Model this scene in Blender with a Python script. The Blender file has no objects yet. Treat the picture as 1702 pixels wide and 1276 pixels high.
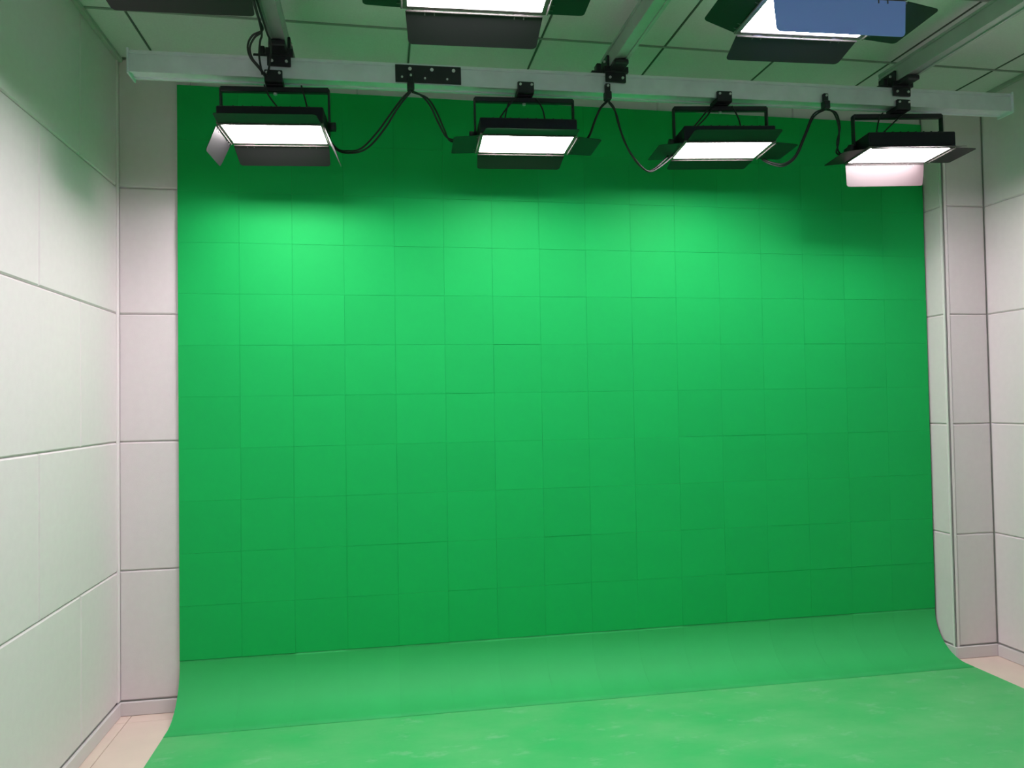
import bpy, math, random
from mathutils import Vector, Matrix

random.seed(7)
scene = bpy.context.scene
col = scene.collection

# ------------------------------------------------------------------ camera
F_PX = 1254.87
CAM = Vector((1.2031, -3.8009, 1.4205))
YAW, PITCH, ROLL = 0.17404, 0.02542, -0.01606
fwd = Vector((math.sin(YAW) * math.cos(PITCH), math.cos(YAW) * math.cos(PITCH), math.sin(PITCH)))
rgt = Vector((math.cos(YAW), -math.sin(YAW), 0))
upv = rgt.cross(fwd)
r2 = math.cos(ROLL) * rgt + math.sin(ROLL) * upv
u2 = -math.sin(ROLL) * rgt + math.cos(ROLL) * upv
cam_data = bpy.data.cameras.new('camera')
cam = bpy.data.objects.new('camera', cam_data)
col.objects.link(cam)
cam_data.sensor_fit = 'HORIZONTAL'
cam_data.sensor_width = 36.0
cam_data.lens = F_PX / 1702 * 36.0
cam_data.clip_start = 0.02
M3 = Matrix((r2, u2, -fwd)).transposed()
cam.matrix_world = Matrix.Translation(CAM) @ M3.to_4x4()
scene.camera = cam

# ------------------------------------------------------------------ world / exposure
w = bpy.data.worlds.new('world')
scene.world = w
w.use_nodes = True
w.node_tree.nodes['Background'].inputs[0].default_value = (0.5, 0.55, 0.6, 1)
w.node_tree.nodes['Background'].inputs[1].default_value = 0.0
vs = scene.view_settings
vs.view_transform = 'Standard'
vs.look = 'None'
vs.gamma = 1
vs.use_curve_mapping = False
vs.exposure = 0.0
PANEL_LIGHT = 42.0          # radiance of a panel lamp's diffuser
WARM = (1.0, 0.91, 0.93)
COOL = (0.97, 0.94, 0.98)
BLUISH = (0.66, 0.82, 1.0)
scene.cycles.max_bounces = 10
scene.cycles.diffuse_bounces = 8

# ------------------------------------------------------------------ materials
def mat(name, rgb, rough=0.6, metal=0.0, noise=0.0, nscale=40.0, bump=0.0, bscale=200.0, objvar=0.0, spec=0.5, detail=4.0):
    m = bpy.data.materials.new(name)
    m.use_nodes = True
    nt = m.node_tree
    b = nt.nodes['Principled BSDF']
    b.inputs['Base Color'].default_value = (*rgb, 1)
    b.inputs['Roughness'].default_value = rough
    b.inputs['Metallic'].default_value = metal
    b.inputs['Specular IOR Level'].default_value = spec
    tc = nt.nodes.new('ShaderNodeTexCoord')
    cur = None
    if noise > 0:
        n = nt.nodes.new('ShaderNodeTexNoise')
        n.inputs['Scale'].default_value = nscale
        n.inputs['Detail'].default_value = detail
        nt.links.new(tc.outputs['Object'], n.inputs['Vector'])
        mr = nt.nodes.new('ShaderNodeMapRange')
        mr.inputs['From Min'].default_value = 0.25
        mr.inputs['From Max'].default_value = 0.75
        mr.inputs['To Min'].default_value = 1 - noise
        mr.inputs['To Max'].default_value = 1 + noise
        nt.links.new(n.outputs['Fac'], mr.inputs['Value'])
        cur = mr.outputs['Result']
    if objvar > 0:
        oi = nt.nodes.new('ShaderNodeObjectInfo')
        mr = nt.nodes.new('ShaderNodeMapRange')
        mr.inputs['To Min'].default_value = 1 - objvar
        mr.inputs['To Max'].default_value = 1 + objvar
        nt.links.new(oi.outputs['Random'], mr.inputs['Value'])
        if cur is None:
            cur = mr.outputs['Result']
        else:
            mu = nt.nodes.new('ShaderNodeMath'); mu.operation = 'MULTIPLY'
            nt.links.new(cur, mu.inputs[0]); nt.links.new(mr.outputs['Result'], mu.inputs[1])
            cur = mu.outputs[0]
    if cur is not None:
        v = nt.nodes.new('ShaderNodeVectorMath'); v.operation = 'SCALE'
        v.inputs[0].default_value = rgb
        nt.links.new(cur, v.inputs['Scale'])
        nt.links.new(v.outputs[0], b.inputs['Base Color'])
    if bump > 0:
        n2 = nt.nodes.new('ShaderNodeTexNoise')
        n2.inputs['Scale'].default_value = bscale
        n2.inputs['Detail'].default_value = 3
        nt.links.new(tc.outputs['Object'], n2.inputs['Vector'])
        bp = nt.nodes.new('ShaderNodeBump')
        bp.inputs['Strength'].default_value = bump
        bp.inputs['Distance'].default_value = 0.002
        nt.links.new(n2.outputs['Fac'], bp.inputs['Height'])
        nt.links.new(bp.outputs['Normal'], b.inputs['Normal'])
    return m

GREEN = (0.008, 0.405, 0.090)
M = {}
M['panel'] = mat('white_fabric_panel', (0.74, 0.65, 0.685), 0.85, noise=0.02, nscale=30, bump=0.25, bscale=350, spec=0.2)
M['wall'] = mat('wall_joint', (0.52, 0.49, 0.49), 0.9)
M['trim'] = mat('white_trim', (0.80, 0.715, 0.745), 0.5)
M['skirt'] = mat('skirting', (0.66, 0.60, 0.62), 0.55)
M['ceiling'] = mat('ceiling_tile', (0.70, 0.68, 0.70), 0.95, noise=0.05, nscale=160, bump=0.35, bscale=260, spec=0.1)
M['ceilgap'] = mat('ceiling_grid_gap', (0.10, 0.11, 0.10), 0.7)
M['teebar'] = mat('ceiling_tee_bar', (0.30, 0.31, 0.30), 0.6)
M['tee'] = mat('ceiling_angle', (0.42, 0.43, 0.41), 0.5)
M['floor'] = mat('floor_tile', (0.76, 0.60, 0.53), 0.45, noise=0.06, nscale=5, detail=8)
M['grout'] = mat('floor_grout', (0.36, 0.29, 0.25), 0.8)
M['green'] = mat('green_paint', GREEN, 0.62, objvar=0.024, noise=0.02, nscale=6, bump=0.06, bscale=90, spec=0.14)
M['greengap'] = mat('green_paint_joint', (0.011, 0.38, 0.09), 0.7, spec=0.2)
M['greencurve'] = mat('green_paint_worn', (0.034, 0.42, 0.118), 0.6, objvar=0.015, noise=0.06, nscale=4, bump=0.05, bscale=90, spec=0.2, detail=7)
M['edge'] = mat('raw_board_edge', (0.35, 0.36, 0.30), 0.8)
M['alu'] = mat('brushed_aluminium', (0.78, 0.80, 0.86), 0.40, metal=0.5, noise=0.06, nscale=14)
M['dull'] = mat('dull_aluminium', (0.50, 0.51, 0.52), 0.45, metal=0.6, noise=0.08, nscale=10)
M['black'] = mat('black_metal', (0.012, 0.012, 0.015), 0.45)
M['dark'] = mat('dark_housing', (0.013, 0.012, 0.018), 0.45, spec=0.25)
M['door'] = mat('barn_door_black', (0.009, 0.0085, 0.0095), 0.5, spec=0.25)
M['pinklit'] = mat('barn_door_lamplight_tint', (0.045, 0.0315, 0.034), 0.5)  # less black than the rest; pink of the lamp's light put into the colour
M['bluelit'] = mat('barn_door_cool_light_tint', (0.26, 0.40, 0.92), 0.45)  # cool light falling on the door is put into its base colour
M['clip'] = mat('grey_hinge_clip', (0.10, 0.095, 0.095), 0.4, metal=0.3)
M['hinge'] = mat('pale_hinge_metal', (0.10, 0.085, 0.083), 0.5)
M['bolt'] = mat('steel_bolt', (0.75, 0.75, 0.76), 0.3, metal=0.8)
M['cable'] = mat('black_cable', (0.012, 0.013, 0.013), 0.6)

def floor_green():
    m = mat('green_floor_paint', GREEN, 0.5, spec=0.4)
    nt = m.node_tree
    b = nt.nodes['Principled BSDF']
    tc = nt.nodes['Texture Coordinate']
    mp = nt.nodes.new('ShaderNodeMapping'); mp.inputs['Scale'].default_value = (1.0, 1.8, 1.0)
    nt.links.new(tc.outputs['Object'], mp.inputs['Vector'])
    n = nt.nodes.new('ShaderNodeTexNoise'); n.inputs['Scale'].default_value = 1.7; n.inputs['Detail'].default_value = 9; n.inputs['Roughness'].default_value = 0.62
    nt.links.new(mp.outputs[0], n.inputs['Vector'])
    r = nt.nodes.new('ShaderNodeValToRGB')
    r.color_ramp.elements[0].position = 0.36; r.color_ramp.elements[0].color = (0.046, 0.455, 0.130, 1)
    r.color_ramp.elements[1].position = 0.68; r.color_ramp.elements[1].color = (0.125, 0.50, 0.185, 1)
    nt.links.new(n.outputs['Fac'], r.inputs['Fac'])
    # pale shoe scuffs and dust
    n2 = nt.nodes.new('ShaderNodeTexNoise'); n2.inputs['Scale'].default_value = 5.5; n2.inputs['Detail'].default_value = 6; n2.inputs['Roughness'].default_value = 0.7
    nt.links.new(mp.outputs[0], n2.inputs['Vector'])
    mr = nt.nodes.new('ShaderNodeMapRange'); mr.inputs['From Min'].default_value = 0.57; mr.inputs['From Max'].default_value = 0.76
    mr.inputs['To Min'].default_value = 0.0; mr.inputs['To Max'].default_value = 0.55
    nt.links.new(n2.outputs['Fac'], mr.inputs['Value'])
    mx = nt.nodes.new('ShaderNodeMix'); mx.data_type = 'RGBA'
    nt.links.new(mr.outputs[0], mx.inputs['Factor'])
    nt.links.new(r.outputs['Color'], mx.inputs['A'])
    mx.inputs['B'].default_value = (0.32, 0.57, 0.37, 1)
    nt.links.new(mx.outputs['Result'], b.inputs['Base Color'])
    return m
M['greenfloor'] = floor_green()

def emit(name, rgb, s):
    m = bpy.data.materials.new(name); m.use_nodes = True
    b = m.node_tree.nodes['Principled BSDF']
    b.inputs['Base Color'].default_value = (0.8, 0.8, 0.8, 1)
    b.inputs['Emission Color'].default_value = (*rgb, 1)
    b.inputs['Emission Strength'].default_value = s
    return m

# ------------------------------------------------------------------ mesh helpers
class MB:
    def __init__(self):
        self.v = []; self.f = []; self.smooth = []
    def add(self, vs_, fs, mtx=None, smooth=False):
        o = len(self.v)
        for p in vs_:
            p = Vector(p)
            self.v.append(tuple(mtx @ p) if mtx else tuple(p))
        for f in fs:
            self.f.append([o + i for i in f]); self.smooth.append(smooth)
        return self
    def box(self, x0, x1, y0, y1, z0, z1, mtx=None, c=0.0):
        if c <= 0:
            vs_ = [(x, y, z) for x in (x0, x1) for y in (y0, y1) for z in (z0, z1)]
            fs = [(0, 1, 3, 2), (4, 6, 7, 5), (0, 4, 5, 1), (2, 3, 7, 6), (0, 2, 6, 4), (1, 5, 7, 3)]
            return self.add(vs_, fs, mtx)
        # chamfered box: each corner becomes three points
        X = (x0, x1); Y = (y0, y1); Z = (z0, z1)
        vs_ = []; idx = {}
        for i in (0, 1):
            for j in (0, 1):
                for k in (0, 1):
                    sx = 1 if i == 0 else -1; sy = 1 if j == 0 else -1; sz = 1 if k == 0 else -1
                    idx[i, j, k, 'x'] = len(vs_); vs_.append((X[i], Y[j] + sy * c, Z[k] + sz * c))
                    idx[i, j, k, 'y'] = len(vs_); vs_.append((X[i] + sx * c, Y[j], Z[k] + sz * c))
                    idx[i, j, k, 'z'] = len(vs_); vs_.append((X[i] + sx * c, Y[j] + sy * c, Z[k]))
        g = lambda i, j, k, a: idx[i, j, k, a]
        fs = []
        ring = [(0, 0), (1, 0), (1, 1), (0, 1)]
        for i in (0, 1): fs.append([g(i, a, b, 'x') for a, b in ring])
        for j in (0, 1): fs.append([g(a, j, b, 'y') for a, b in ring])
        for k in (0, 1): fs.append([g(a, b, k, 'z') for a, b in ring])
        for j in (0, 1):
            for k in (0, 1): fs.append([g(0, j, k, 'y'), g(1, j, k, 'y'), g(1, j, k, 'z'), g(0, j, k, 'z')])
        for i in (0, 1):
            for k in (0, 1): fs.append([g(i, 0, k, 'x'), g(i, 1, k, 'x'), g(i, 1, k, 'z'), g(i, 0, k, 'z')])
        for i in (0, 1):
            for j in (0, 1): fs.append([g(i, j, 0, 'x'), g(i, j, 1, 'x'), g(i, j, 1, 'y'), g(i, j, 0, 'y')])
        for i in (0, 1):
            for j in (0, 1):
                for k in (0, 1): fs.append([g(i, j, k, 'x'), g(i, j, k, 'y'), g(i, j, k, 'z')])
        return self.add(vs_, fs, mtx)
    def cyl(self, a, b, r, n=10, r1=None):
        a = Vector(a); b = Vector(b); r1 = r if r1 is None else r1
        d = (b - a).normalized()
        u = d.orthogonal().normalized(); v = d.cross(u)
        vs_ = []
        for p, rr in ((a, r), (b, r1)):
            for i in range(n):
                t = 2 * math.pi * i / n
                vs_.append(p + rr * (math.cos(t) * u + math.sin(t) * v))
        fs = [(i, (i + 1) % n, n + (i + 1) % n, n + i) for i in range(n)]
        o = len(self.v)
        self.add(vs_, fs, None, True)
        self.f.append([o + i for i in range(n - 1, -1, -1)]); self.smooth.append(False)
        self.f.append([o + n + i for i in range(n)]); self.smooth.append(False)
        return self
    def prism(self, poly, axis_pts):
        """extrude a list of (a,b) profile points: axis_pts(a,b,t) -> vector for t in 0,1"""
        n = len(poly)
        vs_ = [axis_pts(a, b, 0) for a, b in poly] + [axis_pts(a, b, 1) for a, b in poly]
        fs = [(i, (i + 1) % n, n + (i + 1) % n, n + i) for i in range(n)]
        self.add(vs_, fs)
        self.add(vs_[:n], [tuple(range(n - 1, -1, -1))]); self.add(vs_[n:], [tuple(range(n))])
        return self
    def tube(self, pts, r, n=7, sub=5):
        P = [Vector(p) for p in pts]
        path = []
        for i in range(len(P) - 1):
            p0 = P[max(i - 1, 0)]; p1 = P[i]; p2 = P[i + 1]; p3 = P[min(i + 2, len(P) - 1)]
            for s in range(sub):
                t = s / sub
                path.append(0.5 * (2 * p1 + (p2 - p0) * t + (2 * p0 - 5 * p1 + 4 * p2 - p3) * t * t + (3 * p1 - p0 - 3 * p2 + p3) * t ** 3))
        path.append(P[-1])
        vs_ = []; u = None
        for i, p in enumerate(path):
            d = (path[min(i + 1, len(path) - 1)] - path[max(i - 1, 0)]).normalized()
            u = d.orthogonal().normalized() if u is None else (u - d * u.dot(d)).normalized()
            v = d.cross(u)
            for k in range(n):
                t = 2 * math.pi * k / n
                vs_.append(p + r * (math.cos(t) * u + math.sin(t) * v))
        fs = []
        for i in range(len(path) - 1):
            for k in range(n):
                fs.append((i * n + k, i * n + (k + 1) % n, (i + 1) * n + (k + 1) % n, (i + 1) * n + k))
        fs.append(tuple(range(n - 1, -1, -1)))
        fs.append(tuple((len(path) - 1) * n + k for k in range(n)))
        return self.add(vs_, fs, None, True)
    def mesh(self, name):
        import bmesh
        me = bpy.data.meshes.new(name)
        me.from_pydata(self.v, [], self.f)
        bm = bmesh.new(); bm.from_mesh(me)
        bmesh.ops.recalc_face_normals(bm, faces=bm.faces)
        bm.to_mesh(me); bm.free()
        me.polygons.foreach_set('use_smooth', self.smooth)
        me.update()
        return me
    def build(self, name, m, parent=None, loc=None, rot=None):
        return obj(name, self.mesh(name), m, parent, loc, rot)

def obj(name, me, m, parent=None, loc=None, rot=None):
    if not me.materials:
        me.materials.append(m)
    o = bpy.data.objects.new(name, me)
    col.objects.link(o)
    if parent: o.parent = parent
    if loc is not None: o.location = loc
    if rot is not None: o.rotation_euler = rot
    return o

def tag(o, label, cat, group=None):
    o['label'] = label; o['category'] = cat
    if group: o['group'] = group
    return o

def structure(o, label=None):
    o['kind'] = 'structure'
    if label: o['label'] = label
    return o

def empty(name, loc, rot=(0, 0, 0)):
    o = bpy.data.objects.new(name, None)
    o.empty_display_size = 0.05
    col.objects.link(o)
    o.location = loc; o.rotation_euler = rot
    return o

# ------------------------------------------------------------------ room dimensions
XR = 4.5185            # right wall face
XP = 4.2615            # left face of the pillar in the right back corner
YP = -0.1536           # front face of that pillar
YF = -6.2              # wall behind the camera
ZC = 3.085             # ceiling
HS = 0.068             # skirting height
PW, PH = 0.787, 0.60   # wall panels
T = 0.016              # panel thickness

# floor
fl = structure(MB().box(-0.15, XR + 0.15, YF - 0.15, 0.15, -0.12, -0.004).build('floor', M['grout']), 'beige stone tiled floor')
xs = [0.0, 0.055] + [0.055 + 0.8 * i for i in range(1, 6)] + [XR]
ys = [0.0, -0.085] + [-0.085 - 0.8 * i for i in range(1, 8)] + [YF]
for i in range(len(xs) - 1):
    for j in range(len(ys) - 1):
        MB().box(xs[i] + 0.0015, xs[i + 1] - 0.0015, ys[j + 1] + 0.0015, ys[j] - 0.0015, -0.012, 0.0, c=0.001).build('tile', M['floor'], fl)

# walls (carcass behind the panels)
wl = structure(MB().box(-0.15, -T * 0.6, YF - 0.15, 0.15, 0, ZC + 0.1).build('wall_left', M['wall']), 'left wall clad in white fabric panels')
wb = structure(MB().box(-T * 0.6, XR + T * 0.6, T * 0.6, 0.15, 0, ZC + 0.1).build('wall_back', M['wall']), 'back wall clad in white fabric panels behind green screen')
wr = structure(MB().box(XR + T * 0.6, XR + 0.15, YF - 0.15, 0.15, 0, ZC + 0.1).build('wall_right', M['wall']), 'right wall clad in white fabric panels')
wf = structure(MB().box(-T * 0.6, XR + T * 0.6, YF - 0.15, YF, 0, ZC + 0.1).build('wall_front', M['panel']), 'plain wall behind the camera')
wp = structure(MB().box(XP + T * 0.6, XR + T * 0.5, YP + T * 0.6, T * 0.5, 0, ZC).build('wall_pillar', M['wall']), 'white panelled pillar in right back corner')

G = 0.0015; CH = 0.006
def zrow(k):
    z0 = HS + PH * k
    return z0 + G, (HS + PH * (k + 1) - G) if k < 4 else ZC - 0.002
pm_cache = {}
def wall_panel(parent, plane, a0, a1, z0, z1):
    """plane 'L': x=0 facing +x, 'R': x=XR facing -x, ('Y', y): facing -y, ('X', x): facing -x"""
    L = round(a1 - a0, 4); H = round(z1 - z0, 4)
    key = (L, H)
    if key not in pm_cache:
        # front face towards -y, chamfered only on the front
        x0, x1, h0, h1 = -L / 2, L / 2, -H / 2, H / 2
        m = MB()
        m.add([(x0, T, h0), (x1, T, h0), (x1, T, h1), (x0, T, h1),
               (x0, CH, h0), (x1, CH, h0), (x1, CH, h1), (x0, CH, h1),
               (x0 + CH, 0, h0 + CH), (x1 - CH, 0, h0 + CH), (x1 - CH, 0, h1 - CH), (x0 + CH, 0, h1 - CH)],
              [(3, 2, 1, 0), (0, 1, 5, 4), (1, 2, 6, 5), (2, 3, 7, 6), (3, 0, 4, 7),
               (4, 5, 9, 8), (5, 6, 10, 9), (6, 7, 11, 10), (7, 4, 8, 11), (8, 9, 10, 11)])
        me = m.mesh('panel'); me.materials.append(M['panel'])
        pm_cache[key] = me
    me = pm_cache[key]
    a = (a0 + a1) / 2; z = (z0 + z1) / 2
    if plane == 'L': return obj('panel', me, None, parent, (0, a, z), (0, 0, math.pi / 2))
    if plane == 'R': return obj('panel', me, None, parent, (XR, a, z), (0, 0, -math.pi / 2))
    if plane[0] == 'Y': return obj('panel', me, None, parent, (a, plane[1], z), (0, 0, 0))
    if plane[0] == 'X': return obj('panel', me, None, parent, (plane[1], a, z), (0, 0, -math.pi / 2))

for k in range(5):
    z0, z1 = zrow(k)
    off = 0.455 if k % 2 == 0 else 0.838
    for side, par, yback in (('L', wl, 0.0), ('R', wr, YP)):
        cuts = [yback]
        y = -off if side == 'L' else -off - 0.35
        while y > YF + 0.1:
            if y < yback - 0.05: cuts.append(y)
            y -= PW
        cuts.append(YF)
        for i in range(len(cuts) - 1):
            wall_panel(par, side, cuts[i + 1] + G, cuts[i] - G, z0, z1)
    # back wall: column left of the green screen on every row, the whole top row
    wall_panel(wb, ('Y', 0.0), 0.001, 0.324 - G, z0, z1)
    if k == 4:
        cx = [0.324 + PW * i for i in range(5)] + [XP]
        for i in range(len(cx) - 1):
            wall_panel(wb, ('Y', 0.0), cx[i] + G, cx[i + 1] - G, z0, z1)
    else:
        for i in range(5):
            a1 = min(0.324 + PW * (i + 1), XP)
            wall_panel(wb, ('Y', 0.0), 0.324 + PW * i + G, a1 - G, z0, z1)
    # pillar: front face and the face turned to the green screen
    wall_panel(wp, ('Y', YP), XP + 0.022, XR - 0.001, z0, z1)
    wall_panel(wp, ('X', XP), YP + 0.018, -0.001, z0, z1)

# corner trims
structure(MB().box(-0.003, 0.006, -0.03, -0.0015, HS + 0.002, ZC - 0.02, c=0.002).build('trim_1', M['trim']), 'white corner strip beside left back corner')
t2 = MB()
t2.box(XP - 0.003, XP + 0.021, YP - 0.004, YP + 0.004, HS * 0, ZC - 0.02, c=0.002)
t2.box(XP - 0.003, XP + 0.005, YP - 0.004, YP + 0.018, HS * 0, ZC - 0.02, c=0.002)
structure(t2.build('trim_2', M['trim']), 'white corner strip on the pillar edge')
# skirtings
structure(MB().box(-0.004, 0.010, YF, -0.0105, 0.0005, HS - 0.004, c=0.003).build('baseboard_left', M['skirt']), 'low pale skirting along left wall')
structure(MB().box(0.0, 0.30, -0.010, 0.004, 0.0005, HS - 0.004, c=0.003).build('baseboard_back', M['skirt']), 'low pale skirting along back wall')
structure(MB().box(XR - 0.010, XR + 0.004, YF, YP - 0.0105, 0.0005, HS - 0.004, c=0.003).build('baseboard_right', M['skirt']), 'low pale skirting along right wall')
bp = MB().box(XP - 0.004, XR - 0.001, YP - 0.010, YP + 0.004, 0.0005, HS - 0.004, c=0.003)
bp.box(XP - 0.010, XP + 0.004, YP - 0.008, -0.001, 0.0005, HS - 0.004, c=0.003)
structure(bp.build('baseboard_pillar', M['skirt']), 'low pale skirting around the pillar foot')

# ceiling: grid backing, one object for each tile
ce = structure(MB().box(-0.15, XR + 0.15, YF - 0.15, 0.15, ZC + 0.012, ZC + 0.12).build('ceiling', M['ceilgap']), 'suspended ceiling of square mineral tiles')
gx = [0.006, 0.175] + [0.175 + 0.592 * i for i in range(1, 8)] + [XR - 0.006]
gy = [-0.006, -0.472] + [-0.472 - 0.588 * i for i in range(1, 10)] + [YF + 0.006]
for i in range(len(gx) - 1):
    for j in range(len(gy) - 1):
        if gx[i + 1] - gx[i] < 0.01 or gy[j] - gy[j + 1] < 0.01: continue
        MB().box(gx[i] + 0.0035, gx[i + 1] - 0.0035, gy[j + 1] + 0.003, gy[j] - 0.003, ZC - 0.001, ZC + 0.0125, c=0.003).build('tile', M['ceiling'], ce)
for y in gy[1:-1]:
    MB().box(0.022, XR - 0.022, y - 0.007, y + 0.007, ZC - 0.0055, ZC + 0.012, c=0.001).build('tee_bar', M['teebar'], ce)
for x in gx[1:-1]:
    if 0.03 < x < XR - 0.03:
        MB().box(x - 0.0035, x + 0.0035, YF + 0.006, -0.006, ZC - 0.0035, ZC + 0.0115).build('tee_bar', M['ceilgap'], ce)
structure(MB().box(0.0, 0.022, YF, -0.001, ZC - 0.022, ZC - 0.0005, c=0.003).build('trim_3', M['tee']), 'grey ceiling angle along left wall')
structure(MB().box(XR - 0.022, XR, YF, YP - 0.001, ZC - 0.022, ZC - 0.0005, c=0.003).build('trim_4', M['tee']), 'grey ceiling angle along right wall')

# ------------------------------------------------------------------ green screen (cyclorama)
GX0, GX1 = 0.268, 4.250
GZT = 2.965
R = 0.22
YB = -0.018            # front plane of the tiles
gs = empty('green_screen', ((GX0 + GX1) / 2, -0.02, 0))
tag(gs, 'green tiled chroma key backdrop curving from back wall onto floor', 'green screen')
def gl(x, y, z): return (x - (GX0 + GX1) / 2, y + 0.02, z)
ZK = 0.24              # where the curve starts
def prof(off):
    """outer line of the backdrop, off = distance behind the painted face"""
    pts = []
    yc, zc = YB - R, 0.006 + R
    pts.append((YB + off, GZT))
    for i in range(0, 13):
        a = math.pi / 2 * i / 12
        pts.append((yc + (R + off) * math.cos(a), zc - (R + off) * math.sin(a)))
    return pts
# backing sheet, a millimetre behind the faces of the tiles
pf = prof(0.0028); pb = prof(0.0055)
pf = [(y, max(z, 0.0032)) for y, z in pf]; pb = [(y, max(z, 0.0008)) for y, z in pb]
pf.append((YB - R - 0.06, 0.0032)); pb.append((YB - R - 0.06, 0.0008))
poly = pf + pb[::-1]
MB().prism(poly, lambda a, b, t: gl(GX0 + 0.002 + (GX1 - GX0 - 0.004) * t, a, b)).build('backing', M['greengap'], gs)
MB().box(*[v for v in (GX0 + 0.01 - (GX0 + GX1) / 2, GX1 - 0.01 - (GX0 + GX1) / 2)], YB + 0.0056 + 0.02, 0.0 + 0.0195, ZK, GZT - 0.003).build('mounting_board', M['edge'], gs)

cols_x = [GX0] + [0.547 + 0.2458 * k for k in range(15)] + [GX1]
rows_z = [ZK] + [0.492 + 0.2455 * k for k in range(10)] + [GZT]
g = 0.00025
tile_cache = {}
def wall_tile(x0, x1, z0, z1):
    L = round(x1 - x0, 4); H = round(z1 - z0, 4)
    if (L, H) not in tile_cache:
        m = MB(); c = 0.0004; th = 0.0042
        a, b = L / 2 - g, H / 2 - g
        m.add([(-a, th, -b), (a, th, -b), (a, th, b), (-a, th, b), (-a, c, -b), (a, c, -b), (a, c, b), (-a, c, b),
               (-a + c, 0, -b + c), (a - c, 0, -b + c), (a - c, 0, b - c), (-a + c, 0, b - c)],
              [(3, 2, 1, 0), (0, 1, 5, 4), (1, 2, 6, 5), (2, 3, 7, 6), (3, 0, 4, 7),
               (4, 5, 9, 8), (5, 6, 10, 9), (6, 7, 11, 10), (7, 4, 8, 11), (8, 9, 10, 11)])
        me = m.mesh('tile'); me.materials.append(M['green']); tile_cache[L, H] = me
    me = tile_cache[L, H]
    o = obj('tile', me, None, gs, gl((x0 + x1) / 2, YB + random.uniform(-0.0008, 0.0003), (z0 + z1) / 2),
            (random.uniform(-0.004, 0.004), 0, random.uniform(-0.003, 0.003)))
    return o
for i in range(len(cols_x) - 1):
    for j in range(len(rows_z) - 1):
        wall_tile(cols_x[i], cols_x[i + 1], rows_z[j], rows_z[j + 1])
# curved tiles that carry the wall into the floor
def curve_tile(x0, x1):
    L = round(x1 - x0, 4)
    if ('c', L) not in tile_cache:
        front = [(0.0, ZK - g)]; back = [(0.0022, ZK - g)]
        for i in range(0, 15):
            a = math.pi / 2 * i / 14
            front.append((-R + R * math.cos(a), 0.006 + R - R * math.sin(a)))
            back.append((-R + (R + 0.0022) * math.cos(a), 0.006 + R - (R + 0.0022) * math.sin(a)))
        front.append((-R - 0.06 + 0.001, 0.006)); back.append((-R - 0.06 + 0.001, 0.0038))
        m = MB().prism(front + back[::-1], lambda a, b, t: (-L / 2 + g + (L - 2 * g) * t, a, b))
        for i in range(len(front) - 1): m.smooth[i] = True
        me = m.mesh('curved_tile'); me.materials.append(M['greencurve']); tile_cache['c', L] = me
    o = obj('curved_tile', tile_cache['c', L], None, gs, gl((x0 + x1) / 2, YB + 0.0019, random.uniform(-0.0006, 0.0)))
for i in range(len(cols_x) - 1):
    curve_tile(cols_x[i], cols_x[i + 1])
# painted floor sheet
fx0, fx1, fy1 = GX0 - (GX0 + GX1) / 2, GX1 - (GX0 + GX1) / 2, YB - R - 0.06 - 0.0005 + 0.02
MB().box(fx0, fx1, -3.0, fy1, 0.0004, 0.006, c=0.0015).build('floor_sheet', M['greenfloor'], gs)

# ------------------------------------------------------------------ overhead rails
def rail_profile(wd, ht):
    a, b = wd / 2, ht / 2
    return [(-a, -b), (-a, b - 0.020), (-a + 0.004, b - 0.018), (-a + 0.004, b - 0.014), (-a, b - 0.012), (-a, b),
            (a, b), (a, b - 0.012), (a - 0.004, b - 0.014), (a - 0.004, b - 0.018), (a, b - 0.020), (a, -b),
            (a - 0.014, -b), (a - 0.014, -b + 0.006), (-a + 0.014, -b + 0.006), (-a + 0.014, -b)]
def cross_rail(x0, x1, y, z_mid, tilt, label):
    xm = (x0 + x1) / 2; L = x1 - x0
    root = empty('cross_rail', (xm, y, z_mid), (0, -tilt, 0))
    tag(root, label, 'rail')
    MB().prism(rail_profile(0.08, 0.088), lambda a, b, t: (-L / 2 + L * t, a, b)).build('beam', M['alu'], root)
    for s in (-1, 1):
        e = MB().box(s * L / 2 - 0.004, s * L / 2 + 0.004, -0.05, 0.05, -0.054, 0.05, c=0.002).build('end_plate', M['alu'], root)
        MB().cyl((s * L / 2, -0.0, 0.0), (s * (L / 2 + 0.008), 0, 0), 0.008).build('bolt', M['bolt'], e)
    return root
RY, RTILT = -0.55, 0.0118
def rz(x): return 2.843 + RTILT * (x - 2.26)       # centre height of the back cross rail
cross_rail(0.225, 4.30, RY, rz(2.2625), RTILT, 'long silver cross rail in front of green screen top')
cross_rail(0.225, 4.30, -1.74, 2.845, 0.008, 'silver cross rail out of view nearer the camera')

def long_rail(x, z, label):
    y0, y1 = -5.6, -0.47
    root = empty('long_rail', (x, (y0 + y1) / 2, z))
    tag(root, label, 'rail', 'rails running from back to front')
    L = y1 - y0
    MB().prism(rail_profile(0.064, 0.085), lambda a, b, t: (a, -L / 2 + L * t, b)).build('beam', M['dull'], root)
    for yy in (-2.1, -3.6, -5.1):
        h = MB().cyl((0, yy - (y0 + y1) / 2, 0.0425), (0, yy - (y0 + y1) / 2, ZC - z), 0.006).build('hanger_rod', M['black'], root)
        MB().box(-0.03, 0.03, yy - (y0 + y1) / 2 - 0.03, yy - (y0 + y1) / 2 + 0.03, ZC - z - 0.008, ZC - z - 0.001).build('hanger_plate', M['black'], h)
    return root
LR = [(0.812, 2.945, 'left silver rail on the ceiling with a black cable loop'),
      (2.262, 2.958, 'middle silver rail running front to back on ceiling'),
      (3.690, 2.975, 'right silver rail running front to back on ceiling')]
for a in LR: long_rail(*a)

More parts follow.
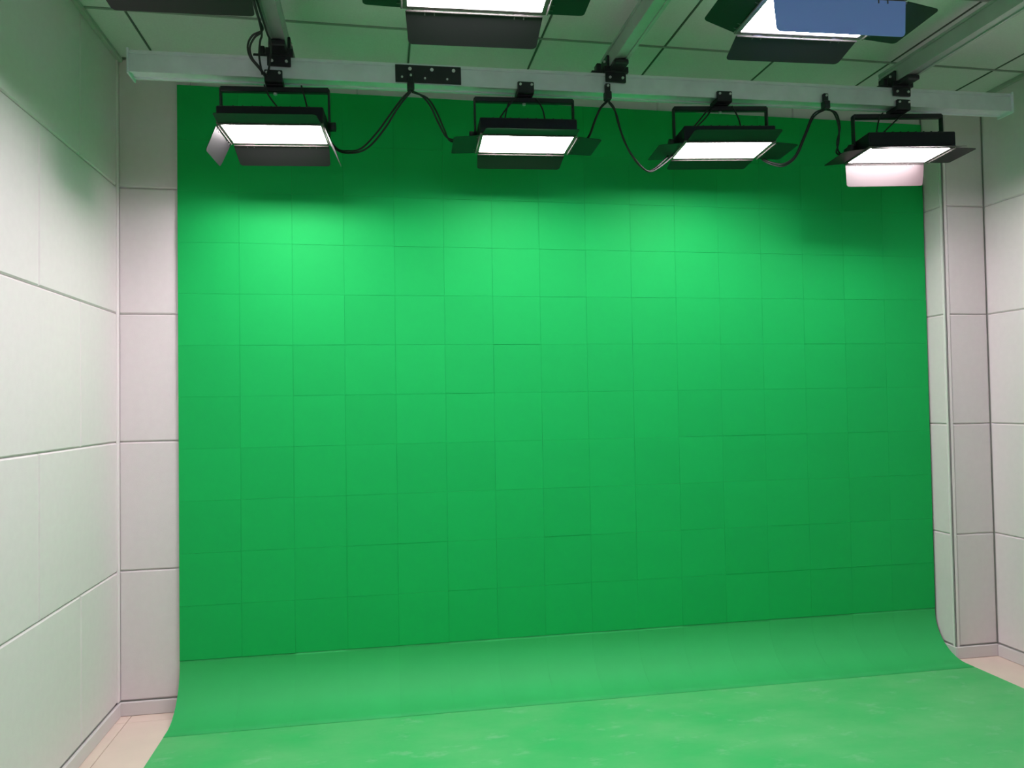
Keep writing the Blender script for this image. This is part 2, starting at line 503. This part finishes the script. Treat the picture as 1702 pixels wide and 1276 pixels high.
def coupler(x, y, zlow, zhigh, label):
    """black clamp joining a long rail to the top of a cross rail; zlow = top of the cross rail"""
    root = empty('rail_coupler', (x, y, zlow))
    tag(root, label, 'clamp', 'couplers where two rails cross')
    h = zhigh - zlow
    MB().box(-0.055, 0.055, -0.055, 0.05, 0.0015, max(h - 0.0005, 0.004), c=0.001).build('base_block', M['black'], root)
    pl = MB().box(-0.05, 0.045, -0.0500, -0.0405, -0.042, 0.012, c=0.003).build('front_plate', M['black'], root)
    for bx in (-0.03, 0.028):
        MB().cyl((bx, -0.0505, -0.022), (bx, -0.056, -0.022), 0.006, 8).build('bolt', M['bolt'], pl)
    for s in (-1, 1):
        ch = MB().box(s * 0.0385 - 0.0055, s * 0.0385 + 0.0055, -0.052, 0.048, h * 0.2, h + 0.05, c=0.002).build('cheek', M['black'], root)
        MB().cyl((s * 0.044, -0.03, h + 0.028), (s * 0.052, -0.03, h + 0.028), 0.006, 8).build('bolt', M['bolt'], ch)
    ear = MB().box(-0.108, -0.056, -0.03, 0.02, 0.001, 0.016, c=0.003)
    ear.box(-0.085, -0.062, -0.03, 0.012, 0.012, 0.05, c=0.004)
    ear.build('side_lug', M['black'], root)
    # jaw reaching forward under the long rail
    MB().box(-0.032, 0.032, -0.13, -0.05, h * 0.25, h - 0.0005, c=0.004).build('jaw', M['black'], root)
lab = ['black rail coupler above the leftmost lamp in back row', 'black rail coupler between second and third lamps of back row',
       'black rail coupler above the rightmost lamp in back row']
for (x, z, _), l in zip(LR, lab):
    coupler(x, RY, rz(x) + 0.044, z - 0.0425, l)

# splice plate
sp = empty('splice_plate', (1.425, RY - 0.0405, rz(1.425)), (0, -RTILT, 0))
tag(sp, 'black splice plate with bright bolts on the silver rail', 'plate')
MB().box(-0.140, 0.140, -0.0065, -0.0005, -0.039, 0.036, c=0.001).build('plate', M['black'], sp)
for bx, bz in ((-0.078, 0.018), (0.015, 0.018), (0.108, 0.018), (-0.112, -0.018), (-0.07, -0.022), (-0.015, -0.02), (0.08, -0.02)):
    MB().cyl((bx, -0.0065, bz), (bx, -0.011, bz), 0.0075 if bz > 0 else 0.0045, 8).build('bolt', M['bolt'], sp)

# cable clips
def clip(x, z, label, long=False):
    root = empty('cable_clip', (x, RY - 0.0405, z))
    tag(root, label, 'clip', 'cable clips on the back cross rail')
    b = MB().box(-0.012, 0.012, -0.018, -0.0075 if long else -0.0005, -0.005, 0.032, c=0.003).build('bracket', M['black'], root)
    MB().cyl((0, -0.018, 0.02), (0, -0.023, 0.02), 0.005, 8).build('bolt', M['bolt'], b)
    MB().box(-0.016, 0.014, -0.030, 0.006, -0.044, -0.0055, c=0.004).build('hook', M['black'], root)
clip(1.350, 2.798, 'black cable clip below the splice plate', True)
clip(2.219, 2.803, 'black cable clip below the middle rail coupler')
clip(3.282, 2.818, 'black cable clip left of the rightmost back lamp')

# ------------------------------------------------------------------ panel lamps
FW, FD = 0.392, 0.215      # luminous face
BH = 0.072
DL = 0.112                 # length of a barn door
TINT = {'warm': WARM, 'cool': COOL, 'bluish': BLUISH}
em = {k: emit('lamp_face_' + k, v, PANEL_LIGHT) for k, v in TINT.items()}

def door_mesh(width, length):
    a, b, r, tp = width / 2 - 0.004, length, 0.014, 0.006
    prof_ = [(-a, 0.006), (a, 0.006)]
    for i in range(5):
        t = math.pi / 2 * i / 4
        prof_.append((a - tp - r + r * math.cos(t), b - r + r * math.sin(t)))
    for i in range(5):
        t = math.pi / 2 + math.pi / 2 * i / 4
        prof_.append((-a + tp + r + r * math.cos(t), b - r + r * math.sin(t)))
    return MB().prism(prof_, lambda p, q, t: (p, q, -0.0008 + 0.0016 * t))

def lamp(x, y, z, yaw, doors, colour, label, rail_z, knob, power=1.0, door_mats=None, group='panel lamps on the rails', tilt=0.0, roll=0.0):
    """z = height of the luminous face; doors = droop below the horizontal in degrees for near, far, left, right"""
    root = empty('panel_lamp', (x, y, z), (0, roll, math.radians(yaw)))
    tag(root, label, 'lamp', group)
    hw, hd = FW / 2 + 0.014, FD / 2 + 0.014
    # housing: hollow shallow box, the face set into its underside
    bd = MB().box(-hw, hw, -hd, hd, 0.0045, BH, c=0.004)
    body = bd.build('housing', M['dark'], root)
    fins = MB()
    for i in range(9):
        fx = -0.15 + 0.0375 * i
        fins.box(fx - 0.003, fx + 0.003, -hd + 0.03, hd - 0.03, BH - 0.0005, BH + 0.012)
    fins.build('cooling_fins', M['dark'], body)
    fr = MB()
    for s in (-1, 1):
        fr.box(-hw, hw, s * (FD / 2 + 0.007) - 0.007, s * (FD / 2 + 0.007) + 0.007, -0.002, 0.0045)
        fr.box(s * (FW / 2 + 0.007) - 0.007, s * (FW / 2 + 0.007) + 0.007, -FD / 2, FD / 2, -0.002, 0.0045)
    fr.build('face_frame', M['hinge'], body)
    key = colour
    m_em = em[key] if power == 1.0 else emit('lamp_face', TINT[key], PANEL_LIGHT * power)
    MB().box(-FW / 2, FW / 2, -FD / 2, FD / 2, 0.0005, 0.0042).build('diffuser', m_em, root)
    dm = door_mats or {}
    for nm, ang in zip(('near', 'far', 'left', 'right'), doors):
        width = FW + 0.02 if nm in ('near', 'far') else FD + 0.02
        base = {'near': (0, -hd, 0, math.pi), 'far': (0, hd, 0, 0), 'left': (-hw, 0, 0, math.pi / 2), 'right': (hw, 0, 0, -math.pi / 2)}[nm]
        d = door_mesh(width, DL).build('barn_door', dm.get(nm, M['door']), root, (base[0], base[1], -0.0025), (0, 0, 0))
        d.rotation_mode = 'QUATERNION'
        qz = Matrix.Rotation(base[3], 3, 'Z'); qx = Matrix.Rotation(-math.radians(ang), 3, 'X')
        d.rotation_quaternion = (qz @ qx).to_quaternion()
        if nm in dm:
            d['label'] = 'lighter door tinted pink for its lamp light' if nm == 'far' else 'outer door tinted blue for cool light'
        MB().cyl((-width / 2 + 0.006, 0.003, -0.0032), (width / 2 - 0.006, 0.003, -0.0032), 0.0030, 8).build('hinge_rod', M['hinge'], d)
        for s in (-1, 1):
            h = MB().cyl((s * width * 0.32 - 0.018, 0.002, 0), (s * width * 0.32 + 0.018, 0.002, 0), 0.0032, 8)
            for e in (-0.014, 0.014):
                h.box(s * width * 0.32 + e - 0.0015, s * width * 0.32 + e + 0.0015, 0.002, 0.016, -0.0024, 0.0024)
            h.build('hinge', M['clip'], d)
    if tilt:
        TM = Matrix.Translation((0, 0, 0.034)) @ Matrix.Rotation(math.radians(tilt), 4, 'X') @ Matrix.Translation((0, 0, -0.034))
        for o in [c for c in col.objects if c.parent == root]:
            o.matrix_basis = TM @ o.matrix_basis
    # yoke
    ax = hw + 0.010; zb = rail_z - 0.044 - 0.036 - z; zp = 0.034
    yk = MB().box(-ax, ax, -0.013, 0.013, zb - 0.011, zb + 0.011, c=0.003)
    for s in (-1, 1):
        yk.box(s * ax - 0.004, s * ax + 0.004, -0.013, 0.013, zp - 0.014, zb + 0.005, c=0.0015)
    yo = yk.build('yoke', M['black'], root)
    for s in (-1, 1):
        big = s == knob
        k_ = MB().cyl((s * (ax - 0.006), 0, zp), (s * (ax + (0.026 if big else 0.010)), 0, zp), 0.019 if big else 0.010, 12)
        k_.build('tilt_knob' if big else 'pivot', M['black'], yo)
    # clamp on the rail
    zr = rail_z - 0.044 - z
    ck = MB().box(-0.036, 0.036, -0.030, 0.030, zb + 0.011, zr - 0.0006, c=0.003)
    ck.box(-0.036, 0.036, -0.056, -0.0408, zb + 0.014, zr + 0.028, c=0.003)
    ck.box(-0.036, 0.036, -0.05, 0.0, zb + 0.014, zr - 0.001, c=0.001)
    c_ = ck.build('clamp', M['black'], root, (0, 0, 0), (0, 0, -math.radians(yaw)))
    for s in (-1, 1):
        MB().cyl((s * 0.025, -0.056, zr + 0.014), (s * 0.025, -0.061, zr + 0.014), 0.0055, 8).build('bolt', M['bolt'], c_)
    MB().cyl((0.0, 0, zb - 0.011), (0, 0, zb - 0.020), 0.008, 8).build('bolt', M['bolt'], yo)
    return root

# doors: near, far, left, right
def short_cables(root, paths):
    for p in paths:
        MB().tube(p, 0.0035).build('cable', M['cable'], root)

l1 = lamp(0.790, RY, 2.560, -3.5, (0, 34, 66, 66), 'warm', 'leftmost back lamp with both side doors folded down', rz(0.79), 1, power=1.35, roll=-RTILT)
l2 = lamp(1.851, RY, 2.564, -2.5, (6, 19, 4, 4), 'warm', 'second back lamp from left, just right of the splice plate', rz(1.851), -1, roll=-RTILT)
l3 = lamp(2.778, RY, 2.577, -6.0, (-8, 7, 4, 4), 'warm', 'third back lamp from left with all four doors spread flat', rz(2.778), -1, roll=-RTILT)
l4 = lamp(3.695, RY, 2.592, -7.0, (17, 86, 6, 2), 'warm', 'rightmost back lamp with far door hanging down, tinted pink for lamp light', rz(3.695), -1,
          door_mats={'far': M['pinklit']}, roll=-RTILT)
rz2 = lambda x: 2.845 + 0.008 * (x - 2.26)
l5 = lamp(1.485, -1.755, 2.570, -3.0, (0, 30, 0, 2), 'cool', 'large lamp at top centre with dark grey far door', rz2(1.485), 1, power=1.3)
l6 = lamp(2.520, -1.745, 2.572, -3.0, (88, 16, -18, 8), 'cool', 'lamp at top right with near door hanging down, tinted blue for cool light', rz2(2.52), -1, power=1.25,
          door_mats={'near': M['bluelit']})
l7 = lamp(0.655, -1.775, 2.575, -3.0, (0, 12, 10, 10), 'cool', 'lamp at top left of which only far door shows', rz2(0.655), 1, power=1.1)

cross_rail(0.225, 4.30, -2.95, 2.845, 0.008, 'silver cross rail overhead in front of the camera')
for xx, ll in ((1.0, 'left forward tilted lamp overhead outside the picture'), (2.3, 'middle forward tilted lamp overhead outside the picture'), (3.5, 'right forward tilted lamp overhead outside the picture')):
    lamp(xx, -2.95, 2.60, 0, (30, 10, 10, 10), 'bluish', ll, rz2(xx), 1, power=0.15, tilt=42)

zb = 2.76 - 2.56
short_cables(l1, [[(-0.04, -0.02, zb), (-0.02, -0.025, 0.15), (0.03, -0.01, 0.085)], [(0.11, -0.02, zb), (0.125, -0.02, 0.14), (0.135, 0.0, 0.085)]])
short_cables(l2, [[(-0.04, -0.02, zb), (-0.09, -0.02, 0.14), (-0.13, 0.0, 0.085)], [(-0.07, -0.02, zb - 0.02), (-0.085, -0.02, 0.13), (-0.09, 0.0, 0.085)],
                  [(0.05, -0.02, zb), (0.08, -0.02, 0.15), (0.095, 0.0, 0.085)]])
short_cables(l3, [[(-0.05, -0.02, zb), (-0.10, -0.02, 0.14), (-0.15, 0.0, 0.085)], [(-0.035, -0.02, zb), (-0.08, -0.03, 0.14), (-0.14, -0.02, 0.085)],
                  [(0.05, -0.02, zb), (0.08, -0.02, 0.14), (0.10, 0.0, 0.085)]])
short_cables(l4, [[(-0.08, -0.02, zb), (-0.10, -0.02, 0.17), (-0.11, 0.0, 0.085)], [(0.03, -0.02, zb), (-0.02, -0.02, 0.16), (-0.10, -0.01, 0.085)]])

# ------------------------------------------------------------------ hanging cables
def cable(strands, label, r=0.0042):
    root = empty('power_cable', strands[0][0])
    tag(root, label, 'cable', 'cables looped along the back rail')
    o = Vector(strands[0][0])
    for s in strands:
        MB().tube([Vector(p) - o for p in s], r).build('strand', M['cable'], root)
cable([[(0.985, -0.46, 2.60), (1.034, -0.47, 2.537), (1.08, -0.492, 2.521), (1.137, -0.513, 2.527), (1.202, -0.535, 2.588), (1.266, -0.557, 2.671), (1.312, -0.578, 2.728), (1.346, -0.606, 2.752)],
       [(0.99, -0.45, 2.605), (1.032, -0.45, 2.539), (1.098, -0.48, 2.517), (1.168, -0.51, 2.535), (1.24, -0.54, 2.611), (1.297, -0.57, 2.694), (1.348, -0.60, 2.75)]],
      'black twin cable hanging between leftmost lamp and splice plate')
cable([[(1.352, -0.606, 2.752), (1.399, -0.574, 2.745), (1.437, -0.548, 2.71), (1.474, -0.522, 2.645), (1.516, -0.496, 2.595), (1.60, -0.46, 2.60)],
       [(1.354, -0.60, 2.75), (1.421, -0.562, 2.743), (1.462, -0.525, 2.702), (1.498, -0.487, 2.64), (1.533, -0.45, 2.598), (1.62, -0.44, 2.61)]],
      'black twin cable dropping from splice plate to second lamp')
cable([[(2.11, -0.47, 2.600), (2.156, -0.5, 2.628), (2.176, -0.533, 2.688), (2.195, -0.567, 2.737), (2.216, -0.605, 2.755)]],
      'short black cable rising from second lamp to middle clip', 0.0055)
cable([[(2.222, -0.606, 2.754), (2.255, -0.581, 2.734), (2.279, -0.563, 2.669), (2.318, -0.544, 2.586), (2.374, -0.526, 2.518), (2.438, -0.507, 2.478), (2.501, -0.489, 2.509), (2.563, -0.47, 2.56), (2.60, -0.46, 2.60)],
       [(2.224, -0.60, 2.752), (2.265, -0.575, 2.715), (2.297, -0.55, 2.636), (2.346, -0.525, 2.553), (2.406, -0.505, 2.497), (2.46, -0.492, 2.49), (2.56, -0.46, 2.575)]],
      'black twin cable sagging low between middle clip and third lamp')
cable([[(2.985, -0.46, 2.61), (3.035, -0.47, 2.573), (3.07, -0.492, 2.548), (3.113, -0.513, 2.539), (3.161, -0.535, 2.575), (3.2, -0.557, 2.673), (3.233, -0.578, 2.758), (3.278, -0.606, 2.777)],
       [(2.99, -0.45, 2.615), (3.04, -0.46, 2.568), (3.08, -0.482, 2.541), (3.12, -0.503, 2.533), (3.17, -0.525, 2.571), (3.208, -0.547, 2.666), (3.24, -0.57, 2.75), (3.28, -0.60, 2.775)]],
      'black twin cable rising from third lamp to right clip')
cable([[(3.286, -0.606, 2.777), (3.338, -0.58, 2.768), (3.374, -0.56, 2.714), (3.385, -0.54, 2.645), (3.385, -0.52, 2.60), (3.46, -0.47, 2.61)],
       [(3.288, -0.60, 2.775), (3.353, -0.575, 2.771), (3.387, -0.55, 2.713), (3.386, -0.525, 2.646), (3.419, -0.5, 2.605), (3.48, -0.48, 2.63)]],
      'black twin cable dropping from right clip to rightmost lamp')
cable([[(0.770, -1.05, 2.885), (0.768, -0.86, 2.893), (0.771, -0.77, 2.893), (0.726, -0.724, 2.890), (0.703, -0.698, 2.860), (0.708, -0.672, 2.825), (0.741, -0.646, 2.79), (0.756, -0.615, 2.775)],
       [(0.775, -1.05, 2.880), (0.772, -0.86, 2.886), (0.767, -0.77, 2.886), (0.735, -0.730, 2.880), (0.712, -0.704, 2.85), (0.716, -0.678, 2.82), (0.741, -0.652, 2.795), (0.758, -0.622, 2.775)],
       [(0.778, -1.05, 2.878), (0.766, -0.77, 2.885), (0.752, -0.715, 2.87), (0.742, -0.67, 2.83), (0.748, -0.63, 2.775)],
       [(0.784, -1.05, 2.885), (0.785, -0.77, 2.888), (0.792, -0.73, 2.875), (0.792, -0.70, 2.85), (0.78, -0.66, 2.80), (0.765, -0.625, 2.775)]],
      'loop of black cables hanging beside the leftmost lamp clamp')
